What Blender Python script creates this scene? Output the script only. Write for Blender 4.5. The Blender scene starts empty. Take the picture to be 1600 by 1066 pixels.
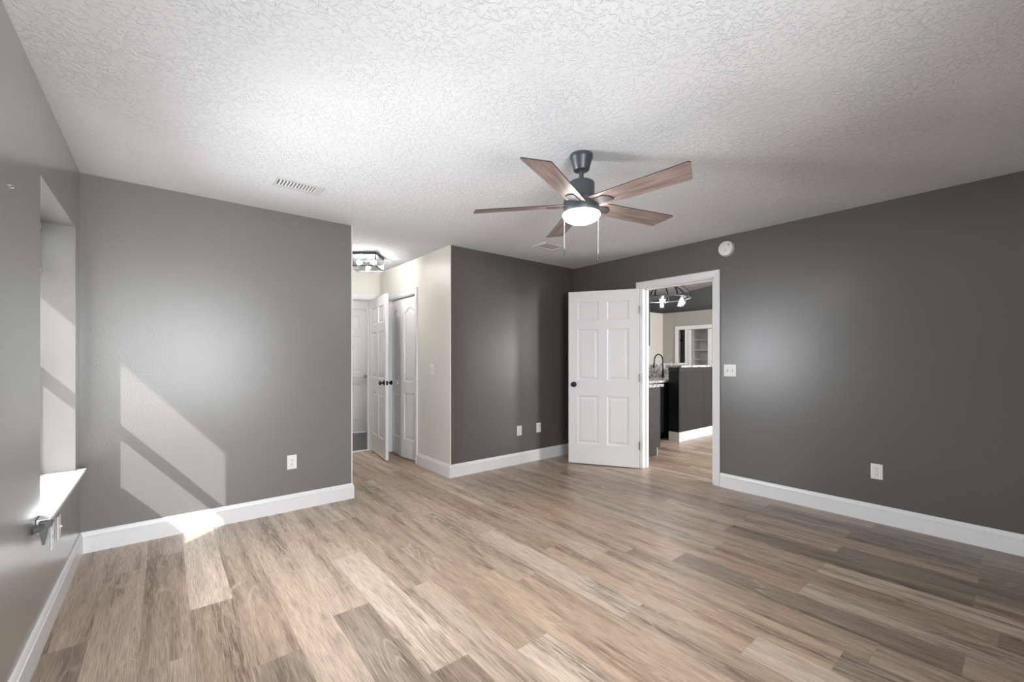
import bpy, bmesh, math, random
from mathutils import Vector, Matrix

C = bpy.context.scene.collection
S = bpy.context.scene
PI = math.pi

# ------------------------------------------------------------------ camera
cam_d = bpy.data.cameras.new('camera')
cam = bpy.data.objects.new('camera', cam_d)
C.objects.link(cam)
cam.location = (0, 0, 1.25)
cam.rotation_euler = (math.radians(90), 0, -math.atan2(.633, .774))
cam_d.sensor_width = 36
cam_d.lens = 36 * 664.6 / 1600
cam_d.shift_y = 27.5 / 1600
cam_d.clip_start = .02
S.camera = cam

# ------------------------------------------------------------------ exposure, world, sun, daylight
S.view_settings.view_transform = 'Standard'
S.view_settings.look = 'None'
S.view_settings.gamma = 1
S.view_settings.use_curve_mapping = False
S.view_settings.exposure = 0.30
S.cycles.use_denoising = True
S.cycles.max_bounces = 10
S.cycles.diffuse_bounces = 6
S.cycles.transparent_max_bounces = 16
S.cycles.sample_clamp_indirect = 6
S.cycles.caustics_reflective = False
S.cycles.caustics_refractive = False

w = bpy.data.worlds.new('world')
S.world = w
w.use_nodes = True
w.node_tree.nodes['Background'].inputs[0].default_value = (.93, .96, 1, 1)
w.node_tree.nodes['Background'].inputs[1].default_value = 1.6


def light(name, kind, loc, direction, energy, color=(1, 1, 1), **kw):
    d = bpy.data.lights.new(name, kind)
    o = bpy.data.objects.new(name, d)
    C.objects.link(o)
    o.location = loc
    o.rotation_euler = Vector(direction).to_track_quat('-Z', 'Y').to_euler()
    d.energy = energy
    d.color = color
    for k, v in kw.items():
        setattr(d, k, v)
    return o


light('sun', 'SUN', (-6, 0, 6), (1.08, 1, -1.27), 6.3, (1, .985, .96), angle=math.radians(.55))
light('fill_back_window', 'AREA', (.42, -1.1, 1.4), (-.04, 1, -.04), 86, (.93, .962, 1), shape='RECTANGLE', size=1.3, size_y=1.7, spread=math.radians(128))  # added fill lamp behind the camera, outside an unseen window
light('daylight_side_window', 'AREA', (-1.25, 3.95, 1.40), (1, -.62, -.10), 310, (.93, .962, 1), shape='RECTANGLE', size=1.0, size_y=1.1)
light('daylight_kitchen_window', 'AREA', (8.7, -2.3, 1.35), (-1, 1, 0), 85, (1, .985, .97), shape='RECTANGLE', size=.45, size_y=1.5)
light('fill_dining', 'AREA', (6.5, -2.4, 1.8), (.55, 1, 0), 400, (1, .99, .98), shape='RECTANGLE', size=2.2, size_y=1.6)  # added fill lamp that brightens the kitchen and dining side


# ------------------------------------------------------------------ materials
def lin(v):
    v /= 255
    return v / 12.92 if v <= .04045 else ((v + .055) / 1.055) ** 2.4


def rgb(r, g, b):
    return (lin(r), lin(g), lin(b), 1)


class NT:
    def __init__(s, name):
        s.m = bpy.data.materials.new(name)
        s.m.use_nodes = True
        s.t = s.m.node_tree
        s.b = s.t.nodes['Principled BSDF']

    def n(s, kind, **kw):
        nd = s.t.nodes.new('ShaderNode' + kind)
        for k, v in kw.items():
            if k.startswith('i_'):
                key = k[2:]
                nd.inputs[int(key) if key.isdigit() else key].default_value = v
            else:
                setattr(nd, k, v)
        return nd

    def l(s, a, b):
        s.t.links.new(a, b)


def mat(name, col, rough=.5, metal=0, vary=.05, scale=6, bump=0, bscale=200, spec=.5, detail=3, stretch=(1, 1, 1)):
    t = NT(name)
    t.b.inputs['Roughness'].default_value = rough
    t.b.inputs['Metallic'].default_value = metal
    t.b.inputs['Specular IOR Level'].default_value = spec
    tc = t.n('TexCoord')
    mp = t.n('Mapping')
    mp.inputs['Scale'].default_value = stretch
    t.l(tc.outputs['Object'], mp.inputs[0])
    nz = t.n('TexNoise', i_Scale=scale, i_Detail=detail)
    t.l(mp.outputs[0], nz.inputs[0])
    mx = t.n('MixRGB')
    mx.inputs[1].default_value = tuple(c * (1 - vary) for c in col[:3]) + (1,)
    mx.inputs[2].default_value = tuple(min(1, c * (1 + vary)) for c in col[:3]) + (1,)
    t.l(nz.outputs['Fac'], mx.inputs[0])
    t.l(mx.outputs[0], t.b.inputs['Base Color'])
    if bump:
        n2 = t.n('TexNoise', i_Scale=bscale, i_Detail=2)
        t.l(mp.outputs[0], n2.inputs[0])
        bp = t.n('Bump', i_Strength=1.0, i_Distance=bump)
        t.l(n2.outputs['Fac'], bp.inputs['Height'])
        t.l(bp.outputs[0], t.b.inputs['Normal'])
    return t.m


def emit(name, col, strength):
    t = NT(name)
    t.b.inputs['Base Color'].default_value = col
    t.b.inputs['Emission Color'].default_value = col
    t.b.inputs['Emission Strength'].default_value = strength
    return t.m


def glass(name, tint=.93, rough=.02):
    t = NT(name)
    t.t.nodes.remove(t.b)
    tr = t.n('BsdfTransparent', i_0=(tint, tint, tint, 1))
    gl = t.n('BsdfGlossy')
    gl.inputs['Roughness'].default_value = rough
    lw = t.n('LayerWeight', i_Blend=.5)
    pw = t.n('Math', operation='POWER', i_1=4.0)
    fr = t.n('Math', operation='MULTIPLY_ADD', i_1=.7, i_2=.05)
    ms = t.n('MixShader')
    t.l(lw.outputs['Facing'], pw.inputs[0])
    t.l(pw.outputs[0], fr.inputs[0])
    t.l(fr.outputs[0], ms.inputs[0])
    t.l(tr.outputs[0], ms.inputs[1])
    t.l(gl.outputs[0], ms.inputs[2])
    t.l(ms.outputs[0], t.t.nodes['Material Output'].inputs[0])
    return t.m


def wall_paint(name, col, rough=.4, spec=.5):
    t = NT(name)
    t.b.inputs['Specular IOR Level'].default_value = spec
    tc = t.n('TexCoord')
    a = t.n('TexNoise', i_Scale=1.3, i_Detail=4)
    b = t.n('TexNoise', i_Scale=120, i_Detail=2)
    for x in (a, b):
        t.l(tc.outputs['Object'], x.inputs[0])
    mx = t.n('MixRGB')
    mx.inputs[1].default_value = tuple(c * .95 for c in col[:3]) + (1,)
    mx.inputs[2].default_value = tuple(c * 1.05 for c in col[:3]) + (1,)
    t.l(a.outputs['Fac'], mx.inputs[0])
    t.l(mx.outputs[0], t.b.inputs['Base Color'])
    mr = t.n('MapRange', i_1=0, i_2=1, i_3=rough - .03, i_4=rough + .03)
    t.l(a.outputs['Fac'], mr.inputs[0])
    t.l(mr.outputs[0], t.b.inputs['Roughness'])
    bp = t.n('Bump', i_Strength=.5, i_Distance=.0012)
    t.l(b.outputs['Fac'], bp.inputs['Height'])
    t.l(bp.outputs[0], t.b.inputs['Normal'])
    return t.m


def ceiling_mat():
    t = NT('knockdown_ceiling')
    t.b.inputs['Roughness'].default_value = .85
    t.b.inputs['Base Color'].default_value = (.85, .865, .89, 1)
    tc = t.n('TexCoord')
    # splatter flattened with a knife: blobs with plateau tops
    n1 = t.n('TexNoise', i_Scale=44, i_Detail=3, i_Distortion=.6)
    n1.inputs['Roughness'].default_value = .62
    t.l(tc.outputs['Object'], n1.inputs[0])
    r1 = t.n('ValToRGB')
    r1.color_ramp.elements[0].position = .49
    r1.color_ramp.elements[1].position = .56
    t.l(n1.outputs['Fac'], r1.inputs[0])
    n2 = t.n('TexNoise', i_Scale=3.0, i_Detail=2)
    t.l(tc.outputs['Object'], n2.inputs[0])
    r2 = t.n('MapRange', i_1=.35, i_2=.6, i_3=.45, i_4=1.0)
    t.l(n2.outputs['Fac'], r2.inputs[0])
    mu = t.n('Math', operation='MULTIPLY')
    t.l(r1.outputs[0], mu.inputs[0])
    t.l(r2.outputs[0], mu.inputs[1])
    bp = t.n('Bump', i_Strength=1.0, i_Distance=.0022)
    t.l(mu.outputs[0], bp.inputs['Height'])
    t.l(bp.outputs[0], t.b.inputs['Normal'])
    return t.m


def floor_mat():
    t = NT('oak_plank')
    uv = t.n('UVMap', uv_map='plank_uv')
    at = t.n('VertexColor', layer_name='tone')
    sep = t.n('SeparateXYZ')
    t.l(uv.outputs[0], sep.inputs[0])
    # long soft streaks
    mp1 = t.n('Mapping')
    mp1.inputs['Scale'].default_value = (24, 1.7, 1)
    t.l(uv.outputs[0], mp1.inputs[0])
    n1 = t.n('TexNoise', i_Scale=1, i_Detail=8, i_Distortion=.8)
    n1.inputs['Roughness'].default_value = .6
    t.l(mp1.outputs[0], n1.inputs[0])
    # fine pores
    mp2 = t.n('Mapping')
    mp2.inputs['Scale'].default_value = (300, 9, 1)
    t.l(uv.outputs[0], mp2.inputs[0])
    n2 = t.n('TexNoise', i_Scale=1, i_Detail=3)
    t.l(mp2.outputs[0], n2.inputs[0])
    # cathedral grain
    mp3 = t.n('Mapping')
    mp3.inputs['Scale'].default_value = (5.5, .55, 1)
    t.l(uv.outputs[0], mp3.inputs[0])
    n3 = t.n('TexNoise', i_Scale=1, i_Detail=1)
    t.l(mp3.outputs[0], n3.inputs[0])
    m3 = t.n('Math', operation='MULTIPLY', i_1=24.0)
    t.l(n3.outputs['Fac'], m3.inputs[0])
    f3 = t.n('Math', operation='PINGPONG', i_1=.5)
    t.l(m3.outputs[0], f3.inputs[0])
    r3 = t.n('MapRange', i_1=0, i_2=.14, i_3=1, i_4=0)
    t.l(f3.outputs[0], r3.inputs[0])
    # knots
    mp4 = t.n('Mapping')
    mp4.inputs['Scale'].default_value = (5.2, 2.2, 1)
    t.l(uv.outputs[0], mp4.inputs[0])
    v4 = t.n('TexVoronoi', i_Scale=1)
    t.l(mp4.outputs[0], v4.inputs[0])
    r4 = t.n('MapRange', i_1=.012, i_2=.06, i_3=.85, i_4=0)
    t.l(v4.outputs['Distance'], r4.inputs[0])
    # streak mask
    rr = t.n('ValToRGB')
    e = rr.color_ramp.elements
    e[0].position, e[0].color = .32, (.74, .72, .70, 1)
    e[1].position, e[1].color = .68, (1.10, 1.095, 1.09, 1)
    k = e.new(.46)
    k.color = (.93, .92, .91, 1)
    t.l(n1.outputs['Fac'], rr.inputs[0])
    mA = t.n('MixRGB', blend_type='MULTIPLY', i_0=1.0)
    t.l(at.outputs[0], mA.inputs[1])
    t.l(rr.outputs[0], mA.inputs[2])
    r2 = t.n('MapRange', i_1=.38, i_2=.60, i_3=.74, i_4=1.14)
    t.l(n2.outputs['Fac'], r2.inputs[0])
    mB = t.n('MixRGB', blend_type='MULTIPLY', i_0=1.0)
    t.l(mA.outputs[0], mB.inputs[1])
    t.l(r2.outputs[0], mB.inputs[2])
    # broken dark grain gathered along the heart of a board
    mp6 = t.n('Mapping')
    mp6.inputs['Scale'].default_value = (11, .9, 1)
    t.l(uv.outputs[0], mp6.inputs[0])
    n6 = t.n('TexNoise', i_Scale=1, i_Detail=3, i_Distortion=.4)
    t.l(mp6.outputs[0], n6.inputs[0])
    r6 = t.n('MapRange', i_1=.47, i_2=.64, i_3=0, i_4=1)
    t.l(n6.outputs['Fac'], r6.inputs[0])
    mp7 = t.n('Mapping')
    mp7.inputs['Scale'].default_value = (95, 5, 1)
    t.l(uv.outputs[0], mp7.inputs[0])
    n7 = t.n('TexNoise', i_Scale=1, i_Detail=6, i_Distortion=1.2)
    n7.inputs['Roughness'].default_value = .7
    t.l(mp7.outputs[0], n7.inputs[0])
    r7 = t.n('MapRange', i_1=.44, i_2=.56, i_3=.12, i_4=1.0)
    t.l(n7.outputs['Fac'], r7.inputs[0])
    m7 = t.n('Math', operation='MULTIPLY')
    t.l(r6.outputs[0], m7.inputs[0])
    t.l(r7.outputs[0], m7.inputs[1])
    mF = t.n('MixRGB', blend_type='MULTIPLY')
    mF.inputs[2].default_value = (.42, .39, .37, 1)
    t.l(m7.outputs[0], mF.inputs[0])
    t.l(mB.outputs[0], mF.inputs[1])
    # light cerused grain lines gathered in patches
    n5 = t.n('TexNoise', i_Scale=1.7, i_Detail=1)
    t.l(uv.outputs[0], n5.inputs[0])
    r5 = t.n('MapRange', i_1=.5, i_2=.62, i_3=0, i_4=.45)
    t.l(n5.outputs['Fac'], r5.inputs[0])
    m5 = t.n('Math', operation='MULTIPLY')
    t.l(r3.outputs[0], m5.inputs[0])
    t.l(r5.outputs[0], m5.inputs[1])
    mC = t.n('MixRGB')
    mC.inputs[2].default_value = (.62, .53, .44, 1)
    t.l(m5.outputs[0], mC.inputs[0])
    t.l(mF.outputs[0], mC.inputs[1])
    mD = t.n('MixRGB')
    mD.inputs[2].default_value = (.12, .085, .065, 1)
    t.l(r4.outputs[0], mD.inputs[0])
    t.l(mC.outputs[0], mD.inputs[1])
    # micro-bevel line along the long edges (u runs 0.. .179 inside each plank's own integer cell)
    fr = t.n('Math', operation='FRACT')
    t.l(sep.outputs[0], fr.inputs[0])
    c1 = t.n('Math', operation='LESS_THAN', i_1=.0016)
    t.l(fr.outputs[0], c1.inputs[0])
    c2 = t.n('Math', operation='MULTIPLY', i_1=.35)
    t.l(c1.outputs[0], c2.inputs[0])
    mE = t.n('MixRGB')
    mE.inputs[2].default_value = (.10, .075, .06, 1)
    t.l(c2.outputs[0], mE.inputs[0])
    t.l(mD.outputs[0], mE.inputs[1])
    t.l(mE.outputs[0], t.b.inputs['Base Color'])
    rg = t.n('MapRange', i_1=.3, i_2=.7, i_3=.40, i_4=.30)
    t.l(n1.outputs['Fac'], rg.inputs[0])
    t.l(rg.outputs[0], t.b.inputs['Roughness'])
    t.b.inputs['Specular IOR Level'].default_value = .45
    bp = t.n('Bump', i_Strength=.4, i_Distance=.0008)
    t.l(n2.outputs['Fac'], bp.inputs['Height'])
    t.l(bp.outputs[0], t.b.inputs['Normal'])
    return t.m


def granite_mat():
    t = NT('speckled_granite')
    tc = t.n('TexCoord')
    v = t.n('TexVoronoi', i_Scale=55)
    n = t.n('TexNoise', i_Scale=22, i_Detail=6)
    n.inputs['Roughness'].default_value = .75
    t.l(tc.outputs['Object'], v.inputs[0])
    t.l(tc.outputs['Object'], n.inputs[0])
    r = t.n('ValToRGB')
    e = r.color_ramp.elements
    e[0].position, e[0].color = .36, rgb(60, 58, 58)
    e[1].position, e[1].color = .60, rgb(232, 230, 226)
    k = e.new(.47)
    k.color = rgb(160, 157, 154)
    t.l(n.outputs['Fac'], r.inputs[0])
    mx = t.n('MixRGB', blend_type='MULTIPLY', i_0=.35)
    t.l(r.outputs[0], mx.inputs[1])
    t.l(v.outputs['Color'], mx.inputs[2])
    hs = t.n('HueSaturation', i_Saturation=.12)
    t.l(mx.outputs[0], hs.inputs['Color'])
    t.l(hs.outputs[0], t.b.inputs['Base Color'])
    t.b.inputs['Roughness'].default_value = .15
    return t.m


def tile_mat():
    t = NT('slate_tile')
    tc = t.n('TexCoord')
    br = t.n('TexBrick', i_Scale=1.0)
    br.inputs['Color1'].default_value = rgb(58, 60, 64)
    br.inputs['Color2'].default_value = rgb(70, 71, 75)
    br.inputs['Mortar'].default_value = rgb(104, 102, 98)
    br.inputs['Brick Width'].default_value = .6
    br.inputs['Row Height'].default_value = .3
    br.inputs['Mortar Size'].default_value = .004
    t.l(tc.outputs['Object'], br.inputs[0])
    t.l(br.outputs['Color'], t.b.inputs['Base Color'])
    t.b.inputs['Roughness'].default_value = .35
    return t.m


def blade_mat():
    t = NT('walnut_blade')
    tc = t.n('TexCoord')
    mp = t.n('Mapping')
    mp.inputs['Scale'].default_value = (3, 40, 40)
    t.l(tc.outputs['Object'], mp.inputs[0])
    n = t.n('TexNoise', i_Scale=1, i_Detail=5, i_Distortion=.6)
    t.l(mp.outputs[0], n.inputs[0])
    r = t.n('ValToRGB')
    e = r.color_ramp.elements
    e[0].position, e[0].color = .3, rgb(110, 95, 90)
    e[1].position, e[1].color = .7, rgb(172, 153, 146)
    t.l(n.outputs['Fac'], r.inputs[0])
    t.l(r.outputs[0], t.b.inputs['Base Color'])
    t.b.inputs['Roughness'].default_value = .45
    return t.m


def coated(m, wt, rough, ior=1.5):
    b = m.node_tree.nodes['Principled BSDF']
    b.inputs['Coat Weight'].default_value = wt
    b.inputs['Coat Roughness'].default_value = rough
    b.inputs['Coat IOR'].default_value = ior
    return m


M = dict(
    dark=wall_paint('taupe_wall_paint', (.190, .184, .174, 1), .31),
    deep=wall_paint('taupe_wall_paint_shaded', (.118, .1145, .108, 1), .30),  # taupe darkened: dimness of alcove and right wall put into the colour
    hall=wall_paint('pale_greige_paint', rgb(222, 219, 212), .42),
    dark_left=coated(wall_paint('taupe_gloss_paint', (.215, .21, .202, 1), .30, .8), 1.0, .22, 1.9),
    beige=wall_paint('greige_paint', rgb(168, 166, 161), .5),
    charcoal=wall_paint('charcoal_wall_paint', rgb(118, 119, 121), .5),
    ceil=ceiling_mat(),
    white_ceil=mat('flat_white_ceiling', (.78, .78, .78, 1), .8, vary=.02),
    trim=mat('white_trim_enamel', (.80, .805, .815, 1), .32, vary=.015),
    door=mat('white_door_enamel', (.80, .805, .81, 1), .35, vary=.015, bump=.0002, bscale=260),
    floor=floor_mat(),
    granite=granite_mat(),
    tile=tile_mat(),
    blade=blade_mat(),
    blade_top=mat('dark_blade_edge', rgb(52, 44, 42), .45, vary=.1),
    bronze=mat('slate_bronze_metal', rgb(74, 80, 84), .38, metal=.35, vary=.04),
    iron=mat('dark_iron_bracket', rgb(62, 58, 57), .6, vary=.05),
    black=mat('black_metal', rgb(24, 24, 26), .35, metal=.5, vary=.05),
    chrome=mat('brushed_nickel', (.42, .42, .42, 1), .3, metal=1, vary=.03),
    hinge=mat('satin_hinge_metal', (.14, .14, .14, 1), .4, metal=.8, vary=.05),
    plastic=mat('white_plastic', (.80, .80, .785, 1), .35, vary=.01),
    slot=mat('dark_slot', (.05, .05, .05, 1), .6),
    grey_plastic=mat('grey_plastic', rgb(92, 92, 92), .5, vary=.08),
    vent=mat('white_vent_enamel', (.72, .72, .72, 1), .45, vary=.02),
    vent_dark=mat('duct_shadow_metal', rgb(96, 96, 98), .7, vary=.05),
    bowl=emit('frosted_lamp_glass', (1, .98, .96, 1), 38),
    bulb=emit('lit_bulb', (1, .975, .94, 1), 170),
    glass=glass('clear_glass', .96),
    cab=mat('charcoal_cabinet_paint', rgb(46, 48, 50), .4, vary=.03),
    cab_black=mat('black_cabinet_paint', rgb(22, 22, 24), .35, vary=.05),
    dark_door=mat('dark_blue_grey_paint', rgb(62, 64, 72), .4, vary=.05),
    brick=mat('painted_brick', rgb(190, 184, 176), .8, vary=.1, bump=.003, bscale=40),
    ground=mat('concrete_ground', rgb(170, 168, 162), .9, vary=.12, scale=2),
    sill=mat('white_sill_enamel', (.82, .82, .82, 1), .25, vary=.01),
    bead=mat('corner_bead_paint', rgb(228, 226, 221), .45, vary=.01),
)


# ------------------------------------------------------------------ mesh helpers
def box(bm, x0, x1, y0, y1, z0, z1, mi=0):
    vs = [bm.verts.new(p) for p in ((x0, y0, z0), (x1, y0, z0), (x1, y1, z0), (x0, y1, z0),
                                    (x0, y0, z1), (x1, y0, z1), (x1, y1, z1), (x0, y1, z1))]
    for f in ((0, 3, 2, 1), (4, 5, 6, 7), (0, 1, 5, 4), (1, 2, 6, 5), (2, 3, 7, 6), (3, 0, 4, 7)):
        bm.faces.new([vs[i] for i in f]).material_index = mi


def boxes(*a):
    bm = bmesh.new()
    for b in a:
        box(bm, *b)
    return bm


def obj(name, bm, m, parent=None, loc=None, rotz=0, smooth=False, bevel=0, seg=2):
    me = bpy.data.meshes.new(name)
    bm.to_mesh(me)
    bm.free()
    for x in (m if isinstance(m, (list, tuple)) else [m]):
        me.materials.append(x)
    o = bpy.data.objects.new(name, me)
    C.objects.link(o)
    if parent is not None:
        o.parent = parent
    if loc is not None:
        o.location = loc
    o.rotation_euler = (0, 0, rotz)
    if smooth:
        for p in me.polygons:
            p.use_smooth = True
        try:
            me.set_sharp_from_angle(angle=math.radians(38))
        except Exception:
            pass
    if bevel:
        b = o.modifiers.new('bevel', 'BEVEL')
        b.width = bevel
        b.segments = seg
        b.limit_method = 'ANGLE'
    return o


def thing(name, label, cat, loc=(0, 0, 0), rotz=0, group=None, kind=None):
    o = bpy.data.objects.new(name, None)
    o.empty_display_size = .1
    C.objects.link(o)
    o.location = loc
    o.rotation_euler = (0, 0, rotz)
    o['label'] = label
    o['category'] = cat
    if group:
        o['group'] = group
    if kind:
        o['kind'] = kind
    return o


def tag(o, label, cat, group=None, kind=None):
    o['label'] = label
    o['category'] = cat
    if group:
        o['group'] = group
    if kind:
        o['kind'] = kind
    return o


def struct(name, bm, m, label, cat, **kw):
    return tag(obj(name, bm, m, **kw), label, cat, kind='structure')


def lathe(bm, prof, n=48, mi=0, cx=0, cy=0):
    rings = []
    for r, z in prof:
        if r < 1e-6:
            rings.append([bm.verts.new((cx, cy, z))])
        else:
            rings.append([bm.verts.new((cx + r * math.cos(2 * PI * i / n), cy + r * math.sin(2 * PI * i / n), z)) for i in range(n)])
    for a, b in zip(rings, rings[1:]):
        for i in range(n):
            j = (i + 1) % n
            if len(a) == 1 and len(b) == 1:
                continue
            if len(a) == 1:
                f = bm.faces.new((a[0], b[i], b[j]))
            elif len(b) == 1:
                f = bm.faces.new((a[i], a[j], b[0]))
            else:
                f = bm.faces.new((a[i], a[j], b[j], b[i]))
            f.material_index = mi
    return bm


def tube(bm, pts, r, n=10, closed=False, mi=0):
    pts = [Vector(p) for p in pts]
    N = len(pts)
    rings = []
    up = None
    for i, p in enumerate(pts):
        if closed:
            d = pts[(i + 1) % N] - pts[i - 1]
        else:
            d = pts[min(i + 1, N - 1)] - pts[max(i - 1, 0)]
        d.normalize()
        if up is None:
            up = Vector((0, 0, 1)) if abs(d.z) < .9 else Vector((1, 0, 0))
        a = d.cross(up)
        if a.length < 1e-4:
            a = d.orthogonal()
        a.normalize()
        b = a.cross(d).normalized()
        up = b
        rr = r[i] if isinstance(r, (list, tuple)) else r
        rings.append([bm.verts.new(p + a * rr * math.cos(2 * PI * k / n) + b * rr * math.sin(2 * PI * k / n)) for k in range(n)])
    rng = range(N if closed else N - 1)
    for i in rng:
        A, B = rings[i], rings[(i + 1) % N]
        for k in range(n):
            j = (k + 1) % n
            bm.faces.new((A[k], A[j], B[j], B[k])).material_index = mi
    if not closed:
        bm.faces.new(rings[0][::-1]).material_index = mi
        bm.faces.new(rings[-1]).material_index = mi
    return bm


def fixn(bm):
    bmesh.ops.recalc_face_normals(bm, faces=bm.faces[:])
    return bm


def prism(bm, poly, y0, y1):
    """poly in (x,z) extruded along y"""
    a = [bm.verts.new((x, y0, z)) for x, z in poly]
    b = [bm.verts.new((x, y1, z)) for x, z in poly]
    n = len(poly)
    bm.faces.new(a)
    bm.faces.new(b[::-1])
    for i in range(n):
        j = (i + 1) % n
        bm.faces.new((a[j], a[i], b[i], b[j]))
    return fixn(bm)


def wall(name, axis, c0, c1, s0, s1, z0, z1, openings, mats, faces, label, cat='wall'):
    """wall slab normal to axis between c0 and c1, running s0..s1; mats list; faces maps 'neg','pos','s0','s1','rev' to slots"""
    ss = sorted({s0, s1} | {v for o in openings for v in o[:2] if s0 < v < s1})
    zs = sorted({z0, z1} | {v for o in openings for v in o[2:] if z0 < v < z1})
    bm = bmesh.new()

    def solid(i, j):
        if i < 0 or j < 0 or i >= len(ss) - 1 or j >= len(zs) - 1:
            return False
        sm, zm = (ss[i] + ss[i + 1]) / 2, (zs[j] + zs[j + 1]) / 2
        return not any(o[0] < sm < o[1] and o[2] < zm < o[3] for o in openings)

    def P(c, s, z):
        return (c, s, z) if axis == 'x' else (s, c, z)

    def quad(pts, mi):
        bm.faces.new([bm.verts.new(p) for p in pts]).material_index = mi
    g = lambda k: faces.get(k, 0)
    for i in range(len(ss) - 1):
        for j in range(len(zs) - 1):
            if not solid(i, j):
                continue
            a, b, p, q = ss[i], ss[i + 1], zs[j], zs[j + 1]
            quad([P(c0, a, p), P(c0, b, p), P(c0, b, q), P(c0, a, q)], g('neg'))
            quad([P(c1, a, p), P(c1, b, p), P(c1, b, q), P(c1, a, q)], g('pos'))
            if not solid(i - 1, j):
                quad([P(c0, a, p), P(c1, a, p), P(c1, a, q), P(c0, a, q)], g('s0') if i == 0 else g('rev'))
            if not solid(i + 1, j):
                quad([P(c0, b, p), P(c1, b, p), P(c1, b, q), P(c0, b, q)], g('s1') if i == len(ss) - 2 else g('rev'))
            if not solid(i, j - 1):
                quad([P(c0, a, p), P(c1, a, p), P(c1, b, p), P(c0, b, p)], g('rev'))
            if not solid(i, j + 1):
                quad([P(c0, a, q), P(c1, a, q), P(c1, b, q), P(c0, b, q)], g('rev'))
    bmesh.ops.remove_doubles(bm, verts=bm.verts[:], dist=1e-5)
    fixn(bm)
    return struct(name, bm, mats, label, cat)


H = 2.44
XL, XR, YF, YB = -.417, 4.21, 3.857, -.75   # left wall, right wall, far wall, back wall
HX0, HX1, HY = 1.303, 2.32, 5.73            # hall

# ------------------------------------------------------------------ floor: laminate planks
random.seed(7)
PW, PL, E0 = .179, 1.235, -.082
joint = {-2: 2.64, -1: 3.352, 0: 2.25, 1: 2.642, 2: 1.993, 3: 2.757, 4: 3.383, 5: 2.745, 6: 3.381, 7: 1.398, 8: 2.02, 9: 1.83, 10: 2.49,
         11: .78, 12: 2.98, 13: 1.66, 14: .176, 15: .79, 16: 1.33, 17: .80, 18: .188, 19: .802, 20: .192, 21: .826, 22: 1.43, 23: .749}
LT, LM, MD, DK, RD = (204, 186, 168), (187, 168, 150), (176, 156, 137), (156, 140, 125), (184, 160, 140)
tones = {(5, 2.1): LT, (10, 1.8): LT, (7, .8): LT, (17, .2): LT, (15, .2): LT, (11, .2): LT, (1, 3.2): LT, (12, 3.5): LT, (19, 1.4): LT,
         (6, 3.6): LT, (4, 3.6): LT, (3, 3.3): LM, (4, 2.7): LM, (-1, 3.6): LM, (-2, 3.2): LM, (-2, 2.2): DK, (23, 1.3): LM, (21, 1.4): LM,
         (18, -.2): LM, (20, .8): LM, (2, 1.4): DK, (12, .1): DK, (14, .8): DK, (5, 1.0): DK, (4, 1.6): DK, (16, .5): MD, (18, .8): DK,
         (20, -.3): DK, (8, 1.4): RD, (9, 1.2): RD, (11, 1.4): RD, (13, 2.2): RD, (14, 2.2): RD, (12, 1.1): RD, (9, 2.4): LM, (8, 2.6): MD,
         (11, 4.9): LT, (6, 2.7): MD, (7, 2.0): MD, (13, 1.0): MD, (10, .8): MD, (22, .8): DK, (19, .3): DK, (21, .2): DK, (23, .1): DK,
         (14, 3.2): LM, (16, 2.5): LM, (12, 2.3): LM, (17, 1.5): MD, (15, 1.5): RD}
bm = bmesh.new()
cl = bm.loops.layers.float_color.new('tone')
uvl = bm.loops.layers.uv.new('plank_uv')
idx = 0
for k in range(-4, 64):
    x0, x1 = E0 + k * PW, E0 + (k + 1) * PW
    y = joint.get(k, random.random() * PL) % PL - 3 * PL
    while y < 6.7:
        a, b = y, y + PL
        y += PL
        if b < -2.2 or (x1 < 4.2 and b < -.9):
            continue
        tone = None
        for (kk, ym), tn in tones.items():
            if kk == k and a < ym < b:
                tone = tn
        if tone is None:
            tone = random.choice([LM, MD, MD, MD, LM, DK, RD, LT] if k > 24 or a > 3.6 else [LM, MD, MD, LM, LM, MD])
        j = 1 + random.uniform(-.03, .03)
        col = tuple(lin(min(255, c * j)) for c in tone) + (1,)
        # clip where the hall's tiled room begins
        yy1 = min(b, HY) if x1 < 4.3 else b
        yy0 = max(a, YB - .1) if x1 < 4.3 else max(a, -2.1)
        if yy1 <= yy0:
            continue
        vs = [bm.verts.new(p) for p in ((x0, yy0, 0), (x1, yy0, 0), (x1, yy1, 0), (x0, yy1, 0))]
        f = bm.faces.new(vs)
        idx += 1
        ou, ov = idx * 3.0, random.random() * 40
        uvs = ((0, yy0 - a), (PW, yy0 - a), (PW, yy1 - a), (0, yy1 - a))
        for lp, (u, v) in zip(f.loops, uvs):
            lp[uvl].uv = (ou + u, ov + v)
            lp[cl] = col
struct('floor', bm, M['floor'], 'greyish oak plank laminate floor running through bedroom, hall and kitchen', 'floor')
struct('floor_slab', boxes((-.76, 11.4, -2.15, 9.1, -.2, -.004)), M['ground'], 'concrete slab under the plank floor', 'floor slab')
struct('floor_tile', boxes((1.15, 3.05, HY + .01, 7.3, -.003, .002)), M['tile'], 'dark slate tile floor past the hall doorway', 'tile floor')
struct('trim_threshold', boxes((1.37, 2.20, HY - .02, HY + .04, 0, .009)), M['trim'], 'pale threshold strip between plank and dark tile floor', 'threshold', bevel=.003)

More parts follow.
